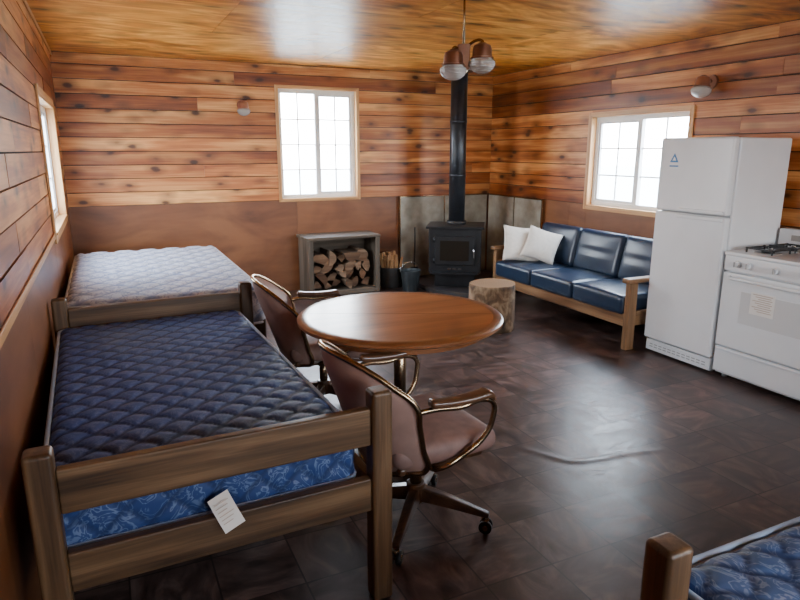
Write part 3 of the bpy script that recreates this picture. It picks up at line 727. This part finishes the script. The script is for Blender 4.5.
kb=root('kindling_basket',(3.03,6.73,0))
lathe('basket',[(0,0.002),(0.125,0.002),(0.145,0.23),(0.155,0.235),(0.155,0.245),(0.138,0.245),(0.117,0.02),(0,0.02)],basketm,kb)
bm=bmesh.new()
for i in range(34):
    a=random.uniform(0,6.28); r=random.uniform(0,0.085); x,y=r*math.cos(a),r*math.sin(a); w_=random.uniform(0.012,0.024)
    M=Matrix.Translation((x,y,0.03))@Euler((random.uniform(-.12,.12)-y*1.0,random.uniform(-.12,.12)+x*1.2,a*0.2)).to_matrix().to_4x4()
    addbox(bm,(-w_,-w_*0.7,0),(w_,w_*0.7,random.uniform(0.29,0.41)),0,M)
finish('kindling',bm,kindl,kb)
ab=root('ash_bucket',(3.13,6.41,0.0))
lathe('pail',[(0,0.0),(0.085,0.0),(0.115,0.24),(0.121,0.243),(0.121,0.25),(0.110,0.25),(0.082,0.012),(0,0.012)],bucketm,ab)
tube('bail_handle',[(0.117*math.cos(t),0.03,0.235+0.10*math.sin(t)) for t in [math.pi*k/8 for k in range(9)]],0.004,chrome,ab)
ps=root('fireplace_shovel',(3.42,6.90,0.052))
tube('handle',[(0,0,0.10),(0.01,0.0,0.35),(0.02,0.025,0.62)],0.007,blackr,ps)
box('blade',(-0.05,-0.012,0.0),(0.05,0.0,0.13),blackr,ps,bevel=0.004)

# ---------------------------------------------------------------- stump
sp=root('log_stump_side_table',(3.12,4.68,0))
bm=bmesh.new(); n=48; zs=[0,0.04,0.12,0.22,0.32,0.40,0.425]; rings=[]
ph=[random.uniform(0,6.28) for _ in range(4)]
for z in zs:
    ring=[]
    for i in range(n):
        t=2*math.pi*i/n
        r=0.203*(1+0.03*math.sin(2*t+ph[0])+0.025*math.sin(5*t+ph[1])+0.012*math.sin(11*t+ph[2]+z*4)+0.01*math.sin(23*t+ph[3]))*(1.05-0.08*z)
        ring.append(bm.verts.new((r*math.cos(t),r*math.sin(t),z)))
    rings.append(ring)
for a,b in zip(rings,rings[1:]):
    for i in range(n): f=bm.faces.new((a[i],a[(i+1)%n],b[(i+1)%n],b[i])); f.material_index=0; f.smooth=True
f=bm.faces.new(rings[-1]); f.material_index=1; f=bm.faces.new(rings[0][::-1])
barkm=wood('stump_bark','Z',(0.045,0.02,0.010),(0.15,0.085,0.042),(0.34,0.23,0.135),rough=0.85,freq=7,knots=True,var=0.0,bumpst=0.6,knotscale=1.2,along=5.0,dist=1.5)
def rings_mat():
    m,nt,b=newmat('stump_growth_rings'); tc=nd(nt,'ShaderNodeTexCoord'); w=nd(nt,'ShaderNodeTexWave'); w.wave_type='RINGS'; w.rings_direction='Z'
    w.inputs['Scale'].default_value=18; w.inputs['Distortion'].default_value=2.0; w.inputs['Detail'].default_value=3; L(nt,tc.outputs['Object'],w.inputs['Vector'])
    r=ramp(nt,[(0,(0.17,0.09,0.042)),(1,(0.31,0.19,0.10))]); L(nt,w.outputs['Fac'],r.inputs[0]); L(nt,r.outputs[0],b.inputs['Base Color']); b.inputs['Roughness'].default_value=0.6; return m
finish('stump',bm,[barkm,rings_mat()],sp)

# ---------------------------------------------------------------- lamps
def jar(parent,loc,rot=(0,0,0),s=1.0,tag=''):
    lathe('cap'+tag,[(0,0.105*s),(0.024*s,0.105*s),(0.034*s,0.095*s),(0.058*s,0.085*s),(0.066*s,0.06*s),(0.068*s,0.012*s),(0.080*s,0.008*s),(0.080*s,0.0),(0.062*s,0.0),(0.060*s,0.05*s),(0,0.06*s)],copper,parent,loc=loc,rot=rot)
    lathe('glass_globe'+tag,[(0.066*s,0.002*s),(0.090*s,-0.018*s),(0.092*s,-0.04*s),(0.078*s,-0.068*s),(0.050*s,-0.088*s),(0.022*s,-0.098*s),(0,-0.10*s)],globem,parent,loc=loc,rot=rot)
    lathe('bulb'+tag,[(0,0.04*s),(0.016*s,0.03*s),(0.028*s,0),(0.028*s,-0.025*s),(0.015*s,-0.045*s),(0,-0.05*s)],whitev,parent,loc=loc,rot=rot)
pl=root('pendant_light',(1.885,3.20,0))
lathe('canopy',[(0,2.4995),(0.065,2.4995),(0.06,2.475),(0.02,2.46),(0,2.46)],brass,pl)
cyl('rod',(0,0,2.16),(0,0,2.47),0.006,brass,pl)
box('center_body',(-0.034,-0.034,2.035),(0.034,0.034,2.17),copper,pl,bevel=0.006,rot=(0,0,math.radians(-25)))
lathe('finial',[(0,2.01),(0.012,2.012),(0.02,2.02),(0.028,2.034),(0,2.034)],brass,pl)
for i,(dx,dy,dz) in enumerate(((-0.072,-0.015,0.0),(0.072,-0.080,0.035))):
    tube('arm_%d'%i,[(0,0,2.12),(dx*0.5,dy*0.5,2.145+dz),(dx,dy,2.145+dz),(dx,dy,2.13+dz)],0.008,brass,pl)
    jar(pl,(dx,dy,2.055+dz),s=0.80,tag='_%d'%i)
w1=root('wall_sconce',(1.41,6.999,2.07))
lathe('backplate',[(0,0.018),(0.045,0.018),(0.05,0.0),(0,0.0)],copper,w1,rot=(math.radians(90),0,0))
tube('bracket',[(0,-0.01,0.0),(0,-0.06,0.02),(0,-0.09,0.01)],0.010,brass,w1); jar(w1,(0,-0.10,-0.045),s=0.75)
w2=root('wall_sconce',(4.559,3.76,2.14))
lathe('backplate',[(0,0.018),(0.05,0.018),(0.055,0.0),(0,0.0)],copper,w2,rot=(0,math.radians(-90),0))
tube('bracket',[(-0.01,0,0.0),(-0.07,0,0.02),(-0.11,0,0.01)],0.012,brass,w2); jar(w2,(-0.12,0,-0.045),rot=(0,math.radians(8),0),s=0.85)
ol=root('wall_outlet',(4.559,5.72,0.42)); box('plate',(4.550,5.69,0.37),(4.5655,5.76,0.48),whitev,ol,world=True,bevel=0.002)

# ---------------------------------------------------------------- world
w=bpy.data.worlds.new('sky_world'); S.world=w; w.use_nodes=True; nt=w.node_tree; bg=nt.nodes['Background']
tc=nd(nt,'ShaderNodeTexCoord'); sx=nd(nt,'ShaderNodeSeparateXYZ'); L(nt,tc.outputs['Generated'],sx.inputs[0])
r=ramp(nt,[(0.0,(0.55,0.55,0.5)),(0.5,(0.96,0.98,1.0)),(0.62,(0.82,0.91,1.0)),(1.0,(0.58,0.75,1.0))])
L(nt,mathn(nt,'ADD',mathn(nt,'MULTIPLY',sx.outputs[2],0.5),0.5),r.inputs[0]); L(nt,r.outputs[0],bg.inputs['Color']); bg.inputs['Strength'].default_value=38.0

# ---------------------------------------------------------------- camera
cam=bpy.data.cameras.new('camera'); co=bpy.data.objects.new('camera',cam); COL.objects.link(co)
cam.sensor_width=36; cam.lens=28.08; cam.clip_start=0.02
F=Vector((0.4117,0.8809,-0.2334)); co.location=(0,0,H); co.rotation_euler=F.to_track_quat('-Z','Y').to_euler()
S.camera=co
